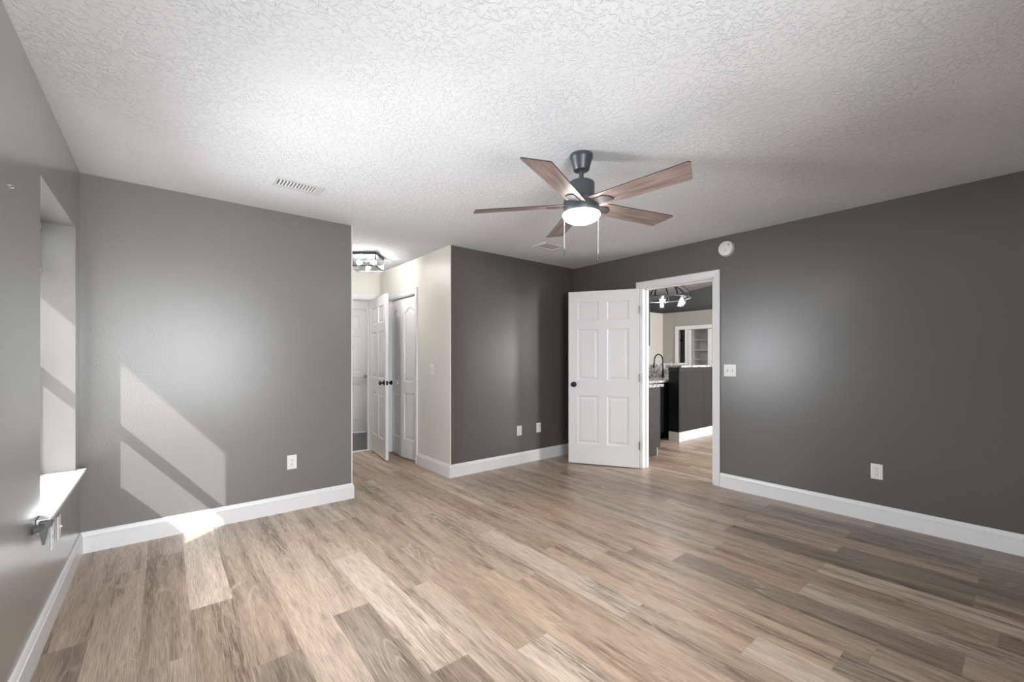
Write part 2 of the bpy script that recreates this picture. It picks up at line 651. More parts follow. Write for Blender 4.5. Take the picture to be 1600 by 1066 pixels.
# ------------------------------------------------------------------ shell
D, W2 = M['dark'], M['hall']
wall('wall_left', 'x', -.62, XL, YB - .12, YF + .12, 0, H, [(2.73, 3.68, .55, 2.05)], [M['dark_left'], M['dark']], {'rev': 1}, 'taupe wall with the deep window recess, left of the room')
wall('wall_outside', 'x', -.76, -.62, YB - .12, YF + .12, -.2, H, [(2.822, 3.74, .48, 2.09)], [M['brick']], {}, 'painted brick outer leaf behind the left wall')
wall('wall_far', 'y', YF, YF + .12, XL, HX0, 0, H, [], [D, W2], {'pos': 1, 's1': 1}, 'taupe wall with sunlight patches, beside the hall opening')
wall('wall_hall_left', 'x', HX0 - .12, HX0, YF + .12, HY, 0, H, [], [W2], {}, 'pale greige left wall of the hall')
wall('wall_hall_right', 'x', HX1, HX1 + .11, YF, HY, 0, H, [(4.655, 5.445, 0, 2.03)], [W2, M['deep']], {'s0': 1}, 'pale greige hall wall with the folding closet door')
wall('wall_hall_end', 'y', HY, HY + .12, HX0 - .12, 3.05, 0, H, [(1.385, 2.195, 0, 2.056)], [W2], {}, 'pale greige wall at the end of the hall')
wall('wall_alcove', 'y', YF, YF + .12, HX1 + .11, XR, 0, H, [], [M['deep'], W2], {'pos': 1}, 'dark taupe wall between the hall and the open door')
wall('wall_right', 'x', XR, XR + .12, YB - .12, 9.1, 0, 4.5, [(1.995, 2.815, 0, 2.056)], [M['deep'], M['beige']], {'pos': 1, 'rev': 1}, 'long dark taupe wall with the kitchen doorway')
wall('wall_back', 'y', YB - .12, YB, XL, XR, 0, H, [(-.3, 1.3, .06, 2.1)], [D], {}, 'taupe wall behind the viewpoint with an added window for fill light')
wall('wall_closet', 'x', 3.05, 3.15, YF + .12, 7.3, 0, H, [], [W2], {}, 'pale wall at the back of the closet')
wall('wall_bath_left', 'x', 1.05, 1.15, HY + .12, 7.3, 0, H, [], [W2], {}, 'pale left wall of the tiled room')
wall('wall_bath_end', 'y', 7.16, 7.3, 1.15, 3.05, 0, H, [(1.90, 2.69, 0, 2.09)], [W2], {}, 'pale end wall of the tiled room')
bm = boxes((-.76, XR, YB - .12, 7.45, H, H + .12))
struct('ceiling', bm, M['ceil'], 'white knockdown-textured ceiling over bedroom and hall', 'ceiling')
# corner beads
bm = boxes((HX1 - .004, HX1 + .008, YF - .0035, YF + .008, .135, H))
struct('trim_hall_corner', bm, M['bead'], 'pale corner edge where hall wall meets dark alcove wall', 'corner trim', bevel=.003)
bm = boxes((HX0 - .006, HX0 + .0035, YF - .0025, YF + .01, .135, H))
struct('trim_far_corner', bm, M['bead'], 'pale corner edge at the end of the sunlit taupe wall', 'corner trim', bevel=.002)
# window return bead
# outside
struct('ground_outside', boxes((-14, -.76, -12, 16, -.35, -.25)), M['ground'], 'pale concrete ground outside the window', 'ground')
struct('roof_eave', boxes((-1.35, -.76, -3.6, 8, 2.54, 2.66)), M['white_ceil'], 'white roof eave outside the left window', 'eave')
struct('roof_sun_block', boxes((-.76, 11.4, -4.8, -2.15, 2.6, 2.75), (-.76, 4.33, -2.15, YB - .12, 2.6, 2.75)), M['white_ceil'], 'added unseen roof blocking sun behind the house', 'patio roof')  # unseen roof added to keep sun out of the back openings
struct('floor_patio', boxes((-.76, 11.4, -6, -2.15, -.35, -.25), (-.76, 4.33, -2.15, YB - .12, -.35, -.25)), M['ground'], 'concrete patio behind the house', 'patio')

# ------------------------------------------------------------------ baseboards
BP = [(0, 0), (.015, 0), (.015, .098), (.0165, .100), (.0165, .104), (.0125, .107), (.0125, .112), (.010, .122), (.006, .132), (.003, .136), (0, .136)]


def baseboard(names, path, labels):
    pts = [Vector(p) for p in path]
    n = len(pts)

    def offs(i, d):
        r = []
        if i > 0:
            h = (pts[i] - pts[i - 1]).normalized()
            r.append(Vector((h.y, -h.x)))
        if i < n - 1:
            h = (pts[i + 1] - pts[i]).normalized()
            r.append(Vector((h.y, -h.x)))
        if len(r) == 1:
            return pts[i] + r[0] * d
        s = r[0] + r[1]
        return pts[i] + s * (d / s.dot(r[0]))
    for i in range(n - 1):
        bm = bmesh.new()
        A = [bm.verts.new((*offs(i, d), z)) for d, z in BP]
        B = [bm.verts.new((*offs(i + 1, d), z)) for d, z in BP]
        for k in range(len(BP) - 1):
            bm.faces.new((A[k], A[k + 1], B[k + 1], B[k]))
        bm.faces.new((A[-1], A[0], B[0], B[-1]))
        bm.faces.new(A)
        bm.faces.new(B)
        struct(names[i], fixn(bm), M['trim'], labels[i], 'baseboard')


baseboard(['baseboard_left', 'baseboard_far', 'baseboard_hall_left'], [(XL, YB), (XL, YF), (HX0, YF), (HX0, HY - .02)],
          ['white baseboard running below the window recess', 'white baseboard crossed by sunlight, below the far taupe wall', 'white baseboard on the left side of the hall'])
baseboard(['baseboard_hall_right', 'baseboard_alcove', 'baseboard_door_side'], [(HX1, 4.588), (HX1, YF), (XR, YF), (XR, 2.882)],
          ['short white baseboard between closet casing and hall corner', 'white baseboard of the dark alcove wall', 'short white baseboard behind the open six-panel door'])
baseboard(['baseboard_right'], [(XR, 1.928), (XR, YB)], ['long white baseboard below the dark right wall'])
baseboard(['baseboard_hall_end'], [(HX0, HY), (1.318, HY)], ['tiny baseboard beside the hall end doorway'])


# ------------------------------------------------------------------ casings
def casing(name, axis, c, out, s0, s1, h, label, wd=.066, depth=None, jamb=None, head=None):
    """U-shaped casing on plane c, 'out' = +1/-1 direction it projects. jamb=(c0,c1) adds jamb liner"""
    prof = [(0, 0), (0, .010), (.006, .013), (.02, .014), (.045, .017), (.060, .018), (.066, .014), (.066, 0)]
    prof = [(a * wd / .066, d) for a, d in prof]
    bm = bmesh.new()

    def P(s, z, d):
        return (c + out * d, s, z) if axis == 'x' else (s, c + out * d, z)
    hd = head or 0
    loops = []
    for a, d in prof:
        ha = a if not hd else a * hd / wd
        loops.append([bm.verts.new(P(s0 - a, .002, d)), bm.verts.new(P(s0 - a, h + ha, d)), bm.verts.new(P(s1 + a, h + ha, d)), bm.verts.new(P(s1 + a, .002, d))])
    for A, B in zip(loops, loops[1:]):
        for i in range(3):
            bm.faces.new((A[i], A[i + 1], B[i + 1], B[i]))
    bm.faces.new([l[0] for l in loops])
    bm.faces.new([l[3] for l in loops])
    fixn(bm)
    if jamb:
        j0, j1 = jamb
        t = .012
        for (a, b, z0, z1) in ((s0, s0 + t, .002, h), (s1 - t, s1, .002, h), (s0, s1, h - t, h)):
            if axis == 'x':
                box(bm, j0, j1, a, b, z0, z1)
            else:
                box(bm, a, b, j0, j1, z0, z1)
        m = (j0 + j1) / 2
        for (a, b, z0, z1) in ((s0 + t, s0 + t + .011, .002, h - t), (s1 - t - .011, s1 - t, .002, h - t), (s0 + t, s1 - t, h - t - .011, h - t)):
            if axis == 'x':
                box(bm, m + .0, m + .035, a, b, z0, z1)
            else:
                box(bm, a, b, m - .0, m + .035, z0, z1)
    return struct(name, bm, M['trim'], label, 'door casing')


casing('trim_kitchen_door', 'x', XR, -1, 1.995, 2.815, 2.056, 'white casing around the kitchen doorway', jamb=(XR - .002, XR + .122))
casing('trim_hall_door', 'y', HY, -1, 1.385, 2.195, 2.056, 'white casing around the doorway at the hall end', jamb=(HY - .002, HY + .122))
casing('trim_closet_door', 'x', HX1, -1, 4.655, 5.445, 2.03, 'white casing around the folding closet door', wd=.06, jamb=(HX1 - .002, HX1 + .112))
casing('trim_bath_door', 'y', 7.16, -1, 1.90, 2.69, 2.09, 'white casing around the far door past the tile floor', wd=.06, head=.13)


# ------------------------------------------------------------------ panel doors
def panel_face(bm, w, h, panels, y, s):
    """face at y looking towards s (-1: -y). panels: (x0,x1,z0,z1,arch)"""
    xs = sorted({0, w} | {v for p in panels for v in p[:2]})
    zs = sorted({0, h} | {v for p in panels for v in p[2:4]})

    def V(x, z, d=0):
        return bm.verts.new((x, y - s * d, z))  # d = depth into the door
    for i in range(len(xs) - 1):
        for j in range(len(zs) - 1):
            xm, zm = (xs[i] + xs[i + 1]) / 2, (zs[j] + zs[j + 1]) / 2
            if any(p[0] < xm < p[1] and p[2] < zm < p[3] for p in panels):
                continue
            bm.faces.new((V(xs[i], zs[j]), V(xs[i + 1], zs[j]), V(xs[i + 1], zs[j + 1]), V(xs[i], zs[j + 1])))
    for x0, x1, z0, z1, arch in panels:
        def outline(ins):
            a, b, p, q = x0 + ins, x1 - ins, z0 + ins, z1 - ins
            if not arch:
                return [(a, p), (b, p), (b, q), (a, q)]
            pts = [(a, p), (b, p)]
            n = 12
            for k in range(n + 1):
                t = k / n
                # cathedral shoulder curve
                pts.append((b + (a - b) * t, q - arch + arch * math.sin(PI * t) ** 1.3))
            return pts
        L = [[V(x, z, d) for x, z in outline(ins)] for ins, d in ((0, 0), (.012, .009), (.022, .009), (.045, .003))]
        for A, B in zip(L, L[1:]):
            for k in range(len(A)):
                j = (k + 1) % len(A)
                bm.faces.new((A[k], A[j], B[j], B[k]))
        bm.faces.new(L[-1])
        if arch:
            o = outline(0)[2:]
            for (xa, za), (xb, zb) in zip(o, o[1:]):
                bm.faces.new((V(xa, za), V(xb, zb), V(xb, z1), V(xa, z1)))


def slab(w, h, t, panels):
    bm = bmesh.new()
    panel_face(bm, w, h, panels, 0, -1)
    panel_face(bm, w, h, panels, t, 1)
    for q in (((0, 0, 0), (w, 0, 0), (w, t, 0), (0, t, 0)), ((0, 0, h), (w, 0, h), (w, t, h), (0, t, h)),
              ((0, 0, 0), (0, t, 0), (0, t, h), (0, 0, h)), ((w, 0, 0), (w, t, 0), (w, t, h), (w, 0, h))):
        bm.faces.new([bm.verts.new(p) for p in q])
    bmesh.ops.remove_doubles(bm, verts=bm.verts[:], dist=1e-5)
    fixn(bm)
    return bm


def six(w, h):
    st = w * .135
    mu = w * .12
    pw = (w - 2 * st - mu) / 2
    out = []
    for z0, z1 in ((.235, .80), (.985, 1.585), (1.69, 1.905)):
        for x0 in (st, st + pw + mu):
            out.append((x0, x0 + pw, z0 * h / 2.03, z1 * h / 2.03, 0))
    return out


def knob(parent, x, y, z, s):
    """door knob projecting towards s along y"""
    bm = bmesh.new()
    lathe(bm, [(0, 0), (.032, 0), (.032, .004), (.028, .008), (.012, .011), (.011, .030), (.018, .036), (.0265, .044), (.0275, .052), (.023, .060), (.012, .064), (0, .065)], 28)
    bmesh.ops.rotate(bm, verts=bm.verts[:], cent=(0, 0, 0), matrix=Matrix.Rotation(PI / 2 * (1 if s < 0 else -1), 3, 'X'))
    bmesh.ops.translate(bm, verts=bm.verts[:], vec=(x, y, z))
    return obj('door_knob', fixn(bm), M['black'], parent, smooth=True)


def hinge(parent, x, y, z):
    bm = bmesh.new()
    tube(bm, [(x, y, z - .045), (x, y, z + .045)], .0065, 12)
    box(bm, x - .0025, x + .0005, y - .030, y + .0, z - .044, z + .044)
    return obj('hinge', bm, M['hinge'], parent)


# kitchen door leaf, swung wide open
ang = math.atan2(.86, -.51)
door = thing('door_1', 'white six-panel door standing open against the dark wall by the kitchen doorway', 'door', (4.186, 2.83, .012), ang, kind='structure')
obj('door_panel', slab(.81, 2.03, .036, six(.81, 2.03)), M['door'], door)
knob(door, .745, .036, .932, 1)
knob(door, .745, 0, .932, -1)
for z in (.25, 1.02, 1.79):
    hinge(door, -.003, .0365, z)

# hall leaf
ang = math.atan2(-.99, -.138)
door = thing('door_2', 'white six-panel door standing open in the hall, beside the closet', 'door', (2.187, 5.735, .012), ang, kind='structure')
obj('door_panel', slab(.775, 2.03, .036, six(.775, 2.03)), M['door'], door)
knob(door, .710, 0, .94, -1)
knob(door, .710, .036, .94, 1)
bm = boxes((.775, .7765, .006, .030, .915, .965))
obj('latch_plate', bm, M['black'], door)

# closet bifold
def bifold_panels(w):
    return [(.062, w - .062, .23, .81, 0), (.062, w - .062, .95, 1.87, .06)]


bif = thing('door_3', 'white arched-panel folding closet door, slightly ajar, in the hall', 'door', (2.365, 5.43, .012), 0, kind='structure')
for (ax, ay), (bx_, by) in (((0, 0), (-.045, -.385)), ((-.045, -.388), (-.004, -.772))):
    d = Vector((bx_ - ax, by - ay))
    obj('door_panel', slab(d.length - .003, 1.99, .032, bifold_panels(d.length - .003)), M['door'], bif, (ax, ay, 0), math.atan2(d.y, d.x))
bm = lathe(bmesh.new(), [(0, 0), (.009, 0), (.009, .012), (.016, .018), (.016, .026), (0, .029)], 20)
bmesh.ops.rotate(bm, verts=bm.verts[:], cent=(0, 0, 0), matrix=Matrix.Rotation(-PI / 2, 3, 'Y'))
obj('pull_knob', fixn(bm), M['plastic'], bif, (-.046, -.30, .925), smooth=True)

# bath door
d4 = thing('door_4', 'closed white six-panel door past the dark tile floor', 'door', (1.905, 7.19, .012), 0, kind='structure')
obj('door_panel', slab(.78, 2.07, .036, six(.78, 2.07)), M['door'], d4)
tb = thing('towel_bar', 'white towel bar across the far door beyond the hall', 'towel bar', (2.29, 7.19, .95))
bm = bmesh.new()
tube(bm, [(-.36, -.055, 0), (.36, -.055, 0)], .011, 12)
obj('rail', bm, M['trim'], tb, smooth=True)
for sx in (-.35, .35):
    bm = bmesh.new()
    box(bm, sx - .022, sx + .022, -.072, 0, -.024, .024)
    obj('bracket', bm, M['chrome'], tb, bevel=.004)


# ------------------------------------------------------------------ window in the left recess
def window(name, loc, rotz, wd, z0, z1, label, rail=True):
    """local: x along wall, y=0 at outer plane, frame from y -.055..0, opening wd wide from x 0"""
    r = thing(name, label, 'window', loc, rotz, kind='structure')
    fw = .025
    fr = boxes((0, fw, -.055, 0, z0, z1), (wd - fw, wd, -.055, 0, z0, z1), (fw, wd - fw, -.055, 0, z0, z0 + .03), (fw, wd - fw, -.055, 0, z1 - .03, z1))
    obj('window_frame', fr, M['trim'], r)
    zm = 1.215
    sw = .028
    for k, (a, b, y0, y1) in enumerate(((z0 + .03, zm + .045, -.052, -.028), (zm + .0, z1 - .03, -.026, -.003))):
        sb = boxes((fw, fw + sw, y0, y1, a, b), (wd - fw - sw, wd - fw, y0, y1, a, b), (fw + sw, wd - fw - sw, y0, y1, a, a + .045), (fw + sw, wd - fw - sw, y0, y1, b - .045, b))
        so = obj('sash', sb, M['trim'], r)
        obj('pane', boxes((fw + sw, wd - fw - sw, (y0 + y1) / 2 - .002, (y0 + y1) / 2 + .002, a + .045, b - .045)), M['glass'], so)
    return r


# left wall: local x -> +Y, local -y -> +X : rotate +90
window('window_1', (-.66, 2.73, 0), PI / 2, .95, .571, 2.05, 'white sash window deep in the left wall recess')
# added unseen back window for the fill lamp, facing into the room (+Y): rotate 180
window('window_added', (1.3, YB - .11, 0), PI, 1.6, .06, 2.1, 'large white sash window added behind the viewpoint to let in fill light')

sill = boxes((-.60, XL + .001, 2.735, 3.675, .551, .571))
box(sill, XL + .001, XL + .045, 2.64, 3.715, .551, .571)
sill_o = struct('trim_window_sill', sill, M['sill'], 'white window sill lit by the sun in the left recess', 'window sill', bevel=.004)
ap = boxes((XL, XL + .012, 2.66, 3.70, .505, .550))
obj('apron', ap, M['sill'], sill_o, bevel=.003)

bl = thing('window_blind', 'white slatted blind pulled up near the top of the left window', 'blind', (-.578, 2.76, 0), 0)
obj('headrail', boxes((-.018, .0205, 0, .905, 2.010, 2.048)), M['plastic'], bl, bevel=.003)
bm = bmesh.new()
for k in range(13):
    z = 1.80 + k * .0165
    vs = [(-.0165, 0, z - .003), (.0165, 0, z + .003), (.0165, .9, z + .003), (-.0165, .9, z - .003)]
    q = [bm.verts.new(p) for p in vs] + [bm.verts.new((p[0], p[1], p[2] + .0022)) for p in vs]
    for f in ((0, 3, 2, 1), (4, 5, 6, 7), (0, 1, 5, 4), (1, 2, 6, 5), (2, 3, 7, 6), (3, 0, 4, 7)):
        bm.faces.new([q[i] for i in f])
obj('slats', bm, M['plastic'], bl)
obj('bottom_rail', boxes((-.0175, .0205, 0, .9, 1.757, 1.782)), M['plastic'], bl, bevel=.003)
for yy in (.12, .45, .78):
    obj('ladder_cord', tube(bmesh.new(), [(0.019, yy, 1.76), (0.019, yy, 2.03)], .0012, 6), M['plastic'], bl)

# grey bracket at the near end of the sill
cb = thing('sill_bracket', 'small dark grey plastic bracket fixed at the near end of the window sill', 'bracket', (XL, 2.63, .555), 0)
bm = boxes((.012, .048, -.012, .020, -.018, .012))
obj('clip', bm, M['grey_plastic'], cb, bevel=.003)
bm = bmesh.new()
tube(bm, [(0, -.062, -.008), (.014, -.050, -.008), (.022, -.012, -.004)], [.014, .012, .009], 12)
obj('post', bm, M['grey_plastic'], cb, smooth=True)
bm = prism(bmesh.new(), [(.010, -.015), (.040, -.015), (.033, -.05), (.030, -.085), (.022, -.085), (.018, -.05)], -.016, .002)
obj('hanger', bm, M['grey_plastic'], cb, bevel=.002)


# ------------------------------------------------------------------ outlets and switches
def plate(bm, w=.072, h=.116, t=.0055):
    box(bm, -w / 2, w / 2, -t, 0, -h / 2, h / 2)
    return bm


def outlet(name, label, loc, rotz, kind='duplex', group=None, cat='outlet'):
    r = thing(name, label, cat, loc, rotz, group)
    wd = .116 if kind == 'double switch' else .072
    obj('cover_plate', plate(bmesh.new(), wd), M['plastic'], r, bevel=.0025)
    if kind == 'duplex':
        for z in (-.0195, .0195):
            bm = bmesh.new()
            pts = []
            for k in range(24):
                a = 2 * PI * k / 24
                pts.append((max(-.0165, min(.0165, .0175 * math.cos(a))), z + max(-.0135, min(.0135, .0175 * math.sin(a)))))
            prism(bm, pts, -.0075, -.0052)
            rc = obj('receptacle', bm, M['plastic'], r)
            bm = boxes((-.0085, -.0055, -.0079, -.0074, z - .001, z + .008), (.0055, .0085, -.0079, -.0074, z - .001, z + .008), (-.0022, .0022, -.0079, -.0074, z - .010, z - .005))
            obj('slots', bm, M['slot'], rc)
        obj('screw', boxes((-.003, .003, -.0062, -.005, -.003, .003)), M['chrome'], r)
    elif kind == 'blank':
        bm = lathe(bmesh.new(), [(0, 0), (.008, 0), (.006, .004), (.004, .010), (0, .010)], 16)
        bmesh.ops.rotate(bm, verts=bm.verts[:], cent=(0, 0, 0), matrix=Matrix.Rotation(PI / 2, 3, 'X'))
        bmesh.ops.translate(bm, verts=bm.verts[:], vec=(0, -.005, 0))
        obj('jack', bm, M['plastic'], r)
    elif kind == 'combo':
        obj('toggle', boxes((-.005, .005, -.016, -.005, .020, .034)), M['plastic'], r, bevel=.0015)
        for z in (-.010,):
            bm = boxes((-.0085, -.0055, -.0062, -.0052, z - .005, z + .005), (.0055, .0085, -.0062, -.0052, z - .005, z + .005))
            obj('slots', bm, M['slot'], r)
        obj('device_face', boxes((-.0165, .0165, -.0058, -.005, -.034, .008)), M['plastic'], r)
    else:
        for x in (-.023, .023):
            obj('bezel', boxes((x - .0055, x + .0055, -.0062, -.005, -.0125, .0125)), M['slot'], r)
            bm = bmesh.new()
            prism(bm, [(x - .004, -.009), (x + .004, -.009), (x + .004, .009), (x - .004, .009)], -.007, -.005)
            box(bm, x - .0035, x + .0035, -.017, -.006, -.010, .001)
            obj('toggle', bm, M['plastic'], r, bevel=.001)
            obj('screw', boxes((x - .0025, x + .0025, -.0062, -.005, .028, .033)), M['chrome'], r)
    return r


outlet('wall_outlet', 'white duplex outlet on the sunlit taupe wall, right of the light patches', (.814, YF, .399), 0)
outlet('coax_plate', 'white cable jack plate on the dark alcove wall, nearer the hall corner', (3.265, YF, .394), 0, 'blank', cat='wall plate')
outlet('wall_outlet', 'white duplex outlet on the alcove wall, beside the open six-panel door', (3.576, YF, .400), 0)
outlet('wall_outlet', 'white duplex outlet low on the long dark right wall', (XR, .750, .388), -PI / 2)
outlet('light_switch', 'white double toggle switch plate just beside the kitchen doorway casing', (XR, 1.836, 1.136), -PI / 2, 'double switch', cat='light switch')
outlet('light_switch', 'white single switch plate on the pale hall wall', (HX1, 4.245, 1.13), -PI / 2, 'combo', cat='light switch')
outlet('wall_outlet', 'white duplex outlet under the window sill, the one nearer the grey bracket', (XL, 2.975, .40), PI / 2)
outlet('coax_plate', 'white blank wall plate under the window sill, nearer the room corner', (XL, 3.136, .395), PI / 2, 'blank', cat='wall plate')

# picture nails in left wall
for dy, lb in ((0, 'small screw left in the taupe wall, the one farther from the window'), (.03, 'small screw left in the taupe wall, the one nearer the window')):
    tag(obj('wall_screw', tube(bmesh.new(), [(0, 0, 0), (.008, 0, .001)], .0028, 8), M['chrome'], loc=(XL, 2.24 + dy, 1.85)), lb, 'screw', 'screws in the left wall')

# smoke alarm
sm = thing('smoke_alarm', 'round white smoke alarm high on the dark wall above the kitchen door casing', 'smoke alarm', (XR, 1.866, 2.31), 0)


def disc(prof, mtx=Matrix.Rotation(-PI / 2, 3, 'Y')):
    b = lathe(bmesh.new(), prof, 48)
    bmesh.ops.rotate(b, verts=b.verts[:], cent=(0, 0, 0), matrix=mtx)
    return fixn(b)


obj('mounting_base', disc([(0, 0), (.074, 0), (.075, .006), (.071, .012), (0, .012)]), M['plastic'], sm, smooth=True)
obj('vent_ring', disc([(0, .012), (.062, .012), (.062, .020), (0, .020)]), M['vent_dark'], sm)
obj('cover', disc([(0, .019), (.070, .019), (.071, .024), (.068, .034), (.058, .039), (0, .041)]), M['plastic'], sm, smooth=True)
obj('test_button', disc([(0, .040), (.011, .040), (.010, .0425), (0, .043)]), M['vent'], sm, (0, 0, -.02))
obj('indicator', disc([(0, .0385), (.006, .0385), (.006, .0405), (0, .0405)]), M['slot'], sm, (0, -.030, .032))

# ------------------------------------------------------------------ ceiling vents
v1 = thing('ceiling_vent', 'white ceiling vent with short slats, above the sunlit taupe wall', 'ceiling vent', (.715, 3.20, H), 0)
fr = boxes((-.15, -.128, -.085, .085, -.006, 0), (.112, .15, -.085, .085, -.006, 0), (-.128, .112, -.085, -.055, -.006, 0), (-.128, .112, .045, .085, -.006, 0))
obj('frame', fr, M['vent'], v1, bevel=.002)
obj('backing', boxes((-.128, .112, -.055, .045, -.002, -.0005)), M['vent_dark'], v1)
for k in range(12):
    bm = bmesh.new()
    x = -.119 + k * .020
    vs = [(x, -.055, -.001), (x + .009, -.055, -.010), (x + .009, .045, -.010), (x, .045, -.001)]
    q = [bm.verts.new(p) for p in vs] + [bm.verts.new((p[0] + .0015, p[1], p[2] + .001)) for p in vs]
    for f in ((0, 3, 2, 1), (4, 5, 6, 7), (0, 1, 5, 4), (1, 2, 6, 5), (2, 3, 7, 6), (3, 0, 4, 7)):
        bm.faces.new([q[i] for i in f])
    obj('slat', bm, M['vent'], v1)

v2 = thing('ceiling_vent', 'flat white ceiling vent above the alcove, beyond the fan', 'ceiling vent', (3.148, 3.228, H), 0)
fr = boxes((-.148, -.118, -.10, .10, -.016, 0), (.118, .148, -.10, .10, -.016, 0), (-.118, .118, -.10, -.07, -.016, 0), (-.118, .118, .07, .10, -.016, 0))
obj('frame', fr, M['vent'], v2, bevel=.006)
bm = bmesh.new()
for k in range(9):
    y = -.066 + k * .0155
    box(bm, -.118, .118, y, y + .009, -.008, -.003)
obj('louvers', bm, M['vent'], v2)
obj('backing', boxes((-.118, .118, -.07, .07, -.002, -.0005)), M['vent_dark'], v2)

# ------------------------------------------------------------------ ceiling fan
FX, FY = 1.89, 1.67
fan = thing('ceiling_fan', 'five-blade ceiling fan with grey motor, walnut blades and lit frosted bowl', 'ceiling fan', (FX, FY, H), 0)
obj('canopy', lathe(bmesh.new(), [(0, 0), (.066, 0), (.067, -.004), (.067, -.018), (.0635, -.022), (.062, -.026), (.047, -.083), (.044, -.090), (.030, -.095), (0, -.095)]), M['bronze'], fan, smooth=True)
bm = bmesh.new()
tube(bm, [(0, 0, -.09), (0, 0, -.165)], .0135, 20)
obj('downrod', bm, M['bronze'], fan, smooth=True)
obj('motor_housing', lathe(bmesh.new(), [(0, -.152), (.03, -.153), (.066, -.158), (.0745, -.164), (.076, -.170), (.076, -.245), (.080, -.253), (.098, -.262), (.104, -.268), (.105, -.274), (.105, -.284), (0, -.284)]), M['bronze'], fan, smooth=True)
obj('switch_housing', lathe(bmesh.new(), [(0, -.282), (.101, -.282), (.103, -.286), (.104, -.340), (.102, -.344), (0, -.344)]), M['bronze'], fan, smooth=True)
prof = [(0, -.343)] + [(.106, -.343), (.1085, -.347)] + [(.1085 * math.cos(a), -.350 - .050 * math.sin(a)) for a in [k * PI / 2 / 10 for k in range(10)]] + [(0, -.400)]
bowl = obj('lamp_shade', lathe(bmesh.new(), prof), M['bowl'], fan, smooth=True)


def blade_bm():
    # local x outward, y chord; leading (+y) edge lowered by the pitch
    bm = bmesh.new()
    out = []
    r0, r1 = .075, .655
    c0, c1 = .058, .071
    # outline with rounded, slightly skewed tip
    out += [(r0, -c0 + .006), (r0 + .006, -c0)]
    def corner(cx, cy, r, a0, a1, n=5):
        return [(cx + r * math.cos(a0 + (a1 - a0) * k / n), cy + r * math.sin(a0 + (a1 - a0) * k / n)) for k in range(n + 1)]
    out += corner(r1 + .012 - .012, -c1 + .012, .012, -PI / 2, 0)
    out += corner(r1 - .030 - .012, c1 - .012, .012, 0, PI / 2)
    out += [(r0 + .006, c0), (r0, c0 - .006)]
    t = .0055
    top = [bm.verts.new((x, y, t / 2)) for x, y in out]
    bot = [bm.verts.new((x, y, -t / 2)) for x, y in out]
    f = bm.faces.new(top)
    f.material_index = 1
    bm.faces.new(bot[::-1]).material_index = 0
    n = len(out)
    for i in range(n):
        j = (i + 1) % n
        bm.faces.new((bot[i], bot[j], top[j], top[i])).material_index = 1
    rot = Matrix.Rotation(math.radians(-12), 3, 'X')
    bmesh.ops.rotate(bm, verts=bm.verts[:], cent=(0, 0, 0), matrix=rot)
    return bm


bme = None
for i in range(5):
    if bme is None:
        b = obj('blade', blade_bm(), [M['blade'], M['blade_top']], fan, (0, 0, -.292))
        bme = b
        ib = bmesh.new()
        poly = [(.085, -.030), (.165, -.036), (.195, -.012), (.205, .026), (.120, .030), (.085, .026)]
        tp = [ib.verts.new((x, y, -.0035)) for x, y in poly]
        bt = [ib.verts.new((x, y, -.0085)) for x, y in poly]
        ib.faces.new(tp)
        ib.faces.new(bt[::-1])
        for a in range(6):
            c = (a + 1) % 6
            ib.faces.new((bt[a], bt[c], tp[c], tp[a]))
        box(ib, .06, .10, -.022, .022, -.008, -.001)
        bmesh.ops.rotate(ib, verts=ib.verts[:], cent=(0, 0, 0), matrix=Matrix.Rotation(math.radians(-12), 3, 'X'))
        iron = obj('blade_iron', fixn(ib), M['iron'], b)
    else:
        b = bme.copy()
        C.objects.link(b)
        b.parent = fan
        ii = iron.copy()
        C.objects.link(ii)
        ii.parent = b
    b.rotation_euler = (0, 0, math.radians(58.9 + 72 * i))
# pull chains, on the camera-left and camera-right flanks
for (dx, dy, zb, zj) in ((-.0770, .0630, -.588, -.40), (.0765, -.0625, -.618, -.44)):
    bm = bmesh.new()
    z = -.318
    z_end = zb + .042
    bm2 = bmesh.new()
    while z > z_end:
        lathe(bm2, [(0, z), (.0010, z - .0012), (.0010, z - .0034), (0, z - .0046)], 6, cx=dx, cy=dy)
        z -= .0046
    tube(bm2, [(dx, dy, -.320), (dx, dy, z_end)], .0005, 5)
    ch = obj('pull_chain', bm2, M['plastic'], fan)
    lathe(bm, [(0, zb + .042), (.002, zb + .040), (.0035, zb + .034), (.0045, zb + .028), (.0045, zb + .004), (.003, zb), (0, zb)], 14, cx=dx, cy=dy)
    obj('chain_fob', bm, M['bronze'], ch, smooth=True)
    obj('chain_joint', lathe(bmesh.new(), [(0, zj), (.003, zj - .002), (.003, zj - .010), (0, zj - .012)], 10, cx=dx, cy=dy), M['chrome'], ch)

# ------------------------------------------------------------------ hall flush-mount lantern
hf = thing('flush_ceiling_light', 'square glass and dark metal ceiling light glowing in the hall', 'ceiling light', (1.80, 4.84, H), -math.atan2(.633, .774))
q = .155
obj('ceiling_pan', boxes((-q, q, -q, q, -.028, 0)), M['bronze'], hf, bevel=.003)
fb = bmesh.new()
for sx in (-1, 1):
    for sy in (-1, 1):
        x, y = sx * (q - .006), sy * (q - .006)
        box(fb, x - .006, x + .006, y - .006, y + .006, -.155, -.028)
for s in (-1, 1):
    box(fb, -q, q, s * (q - .006) - .006, s * (q - .006) + .006, -.160, -.150)
    box(fb, s * (q - .006) - .006, s * (q - .006) + .006, -q, q, -.160, -.150)
obj('cage_frame', fb, M['bronze'], hf)
for a in range(4):
    bm = boxes((-q + .013, q - .013, q - .009, q - .006, -.149, -.029))
    o = obj('glass_pane', bm, M['glass'], hf)
    o.rotation_euler = (0, 0, a * PI / 2)
bm = bmesh.new()
tube(bm, [(0, 0, -.03), (0, 0, -.085)], .009, 12)
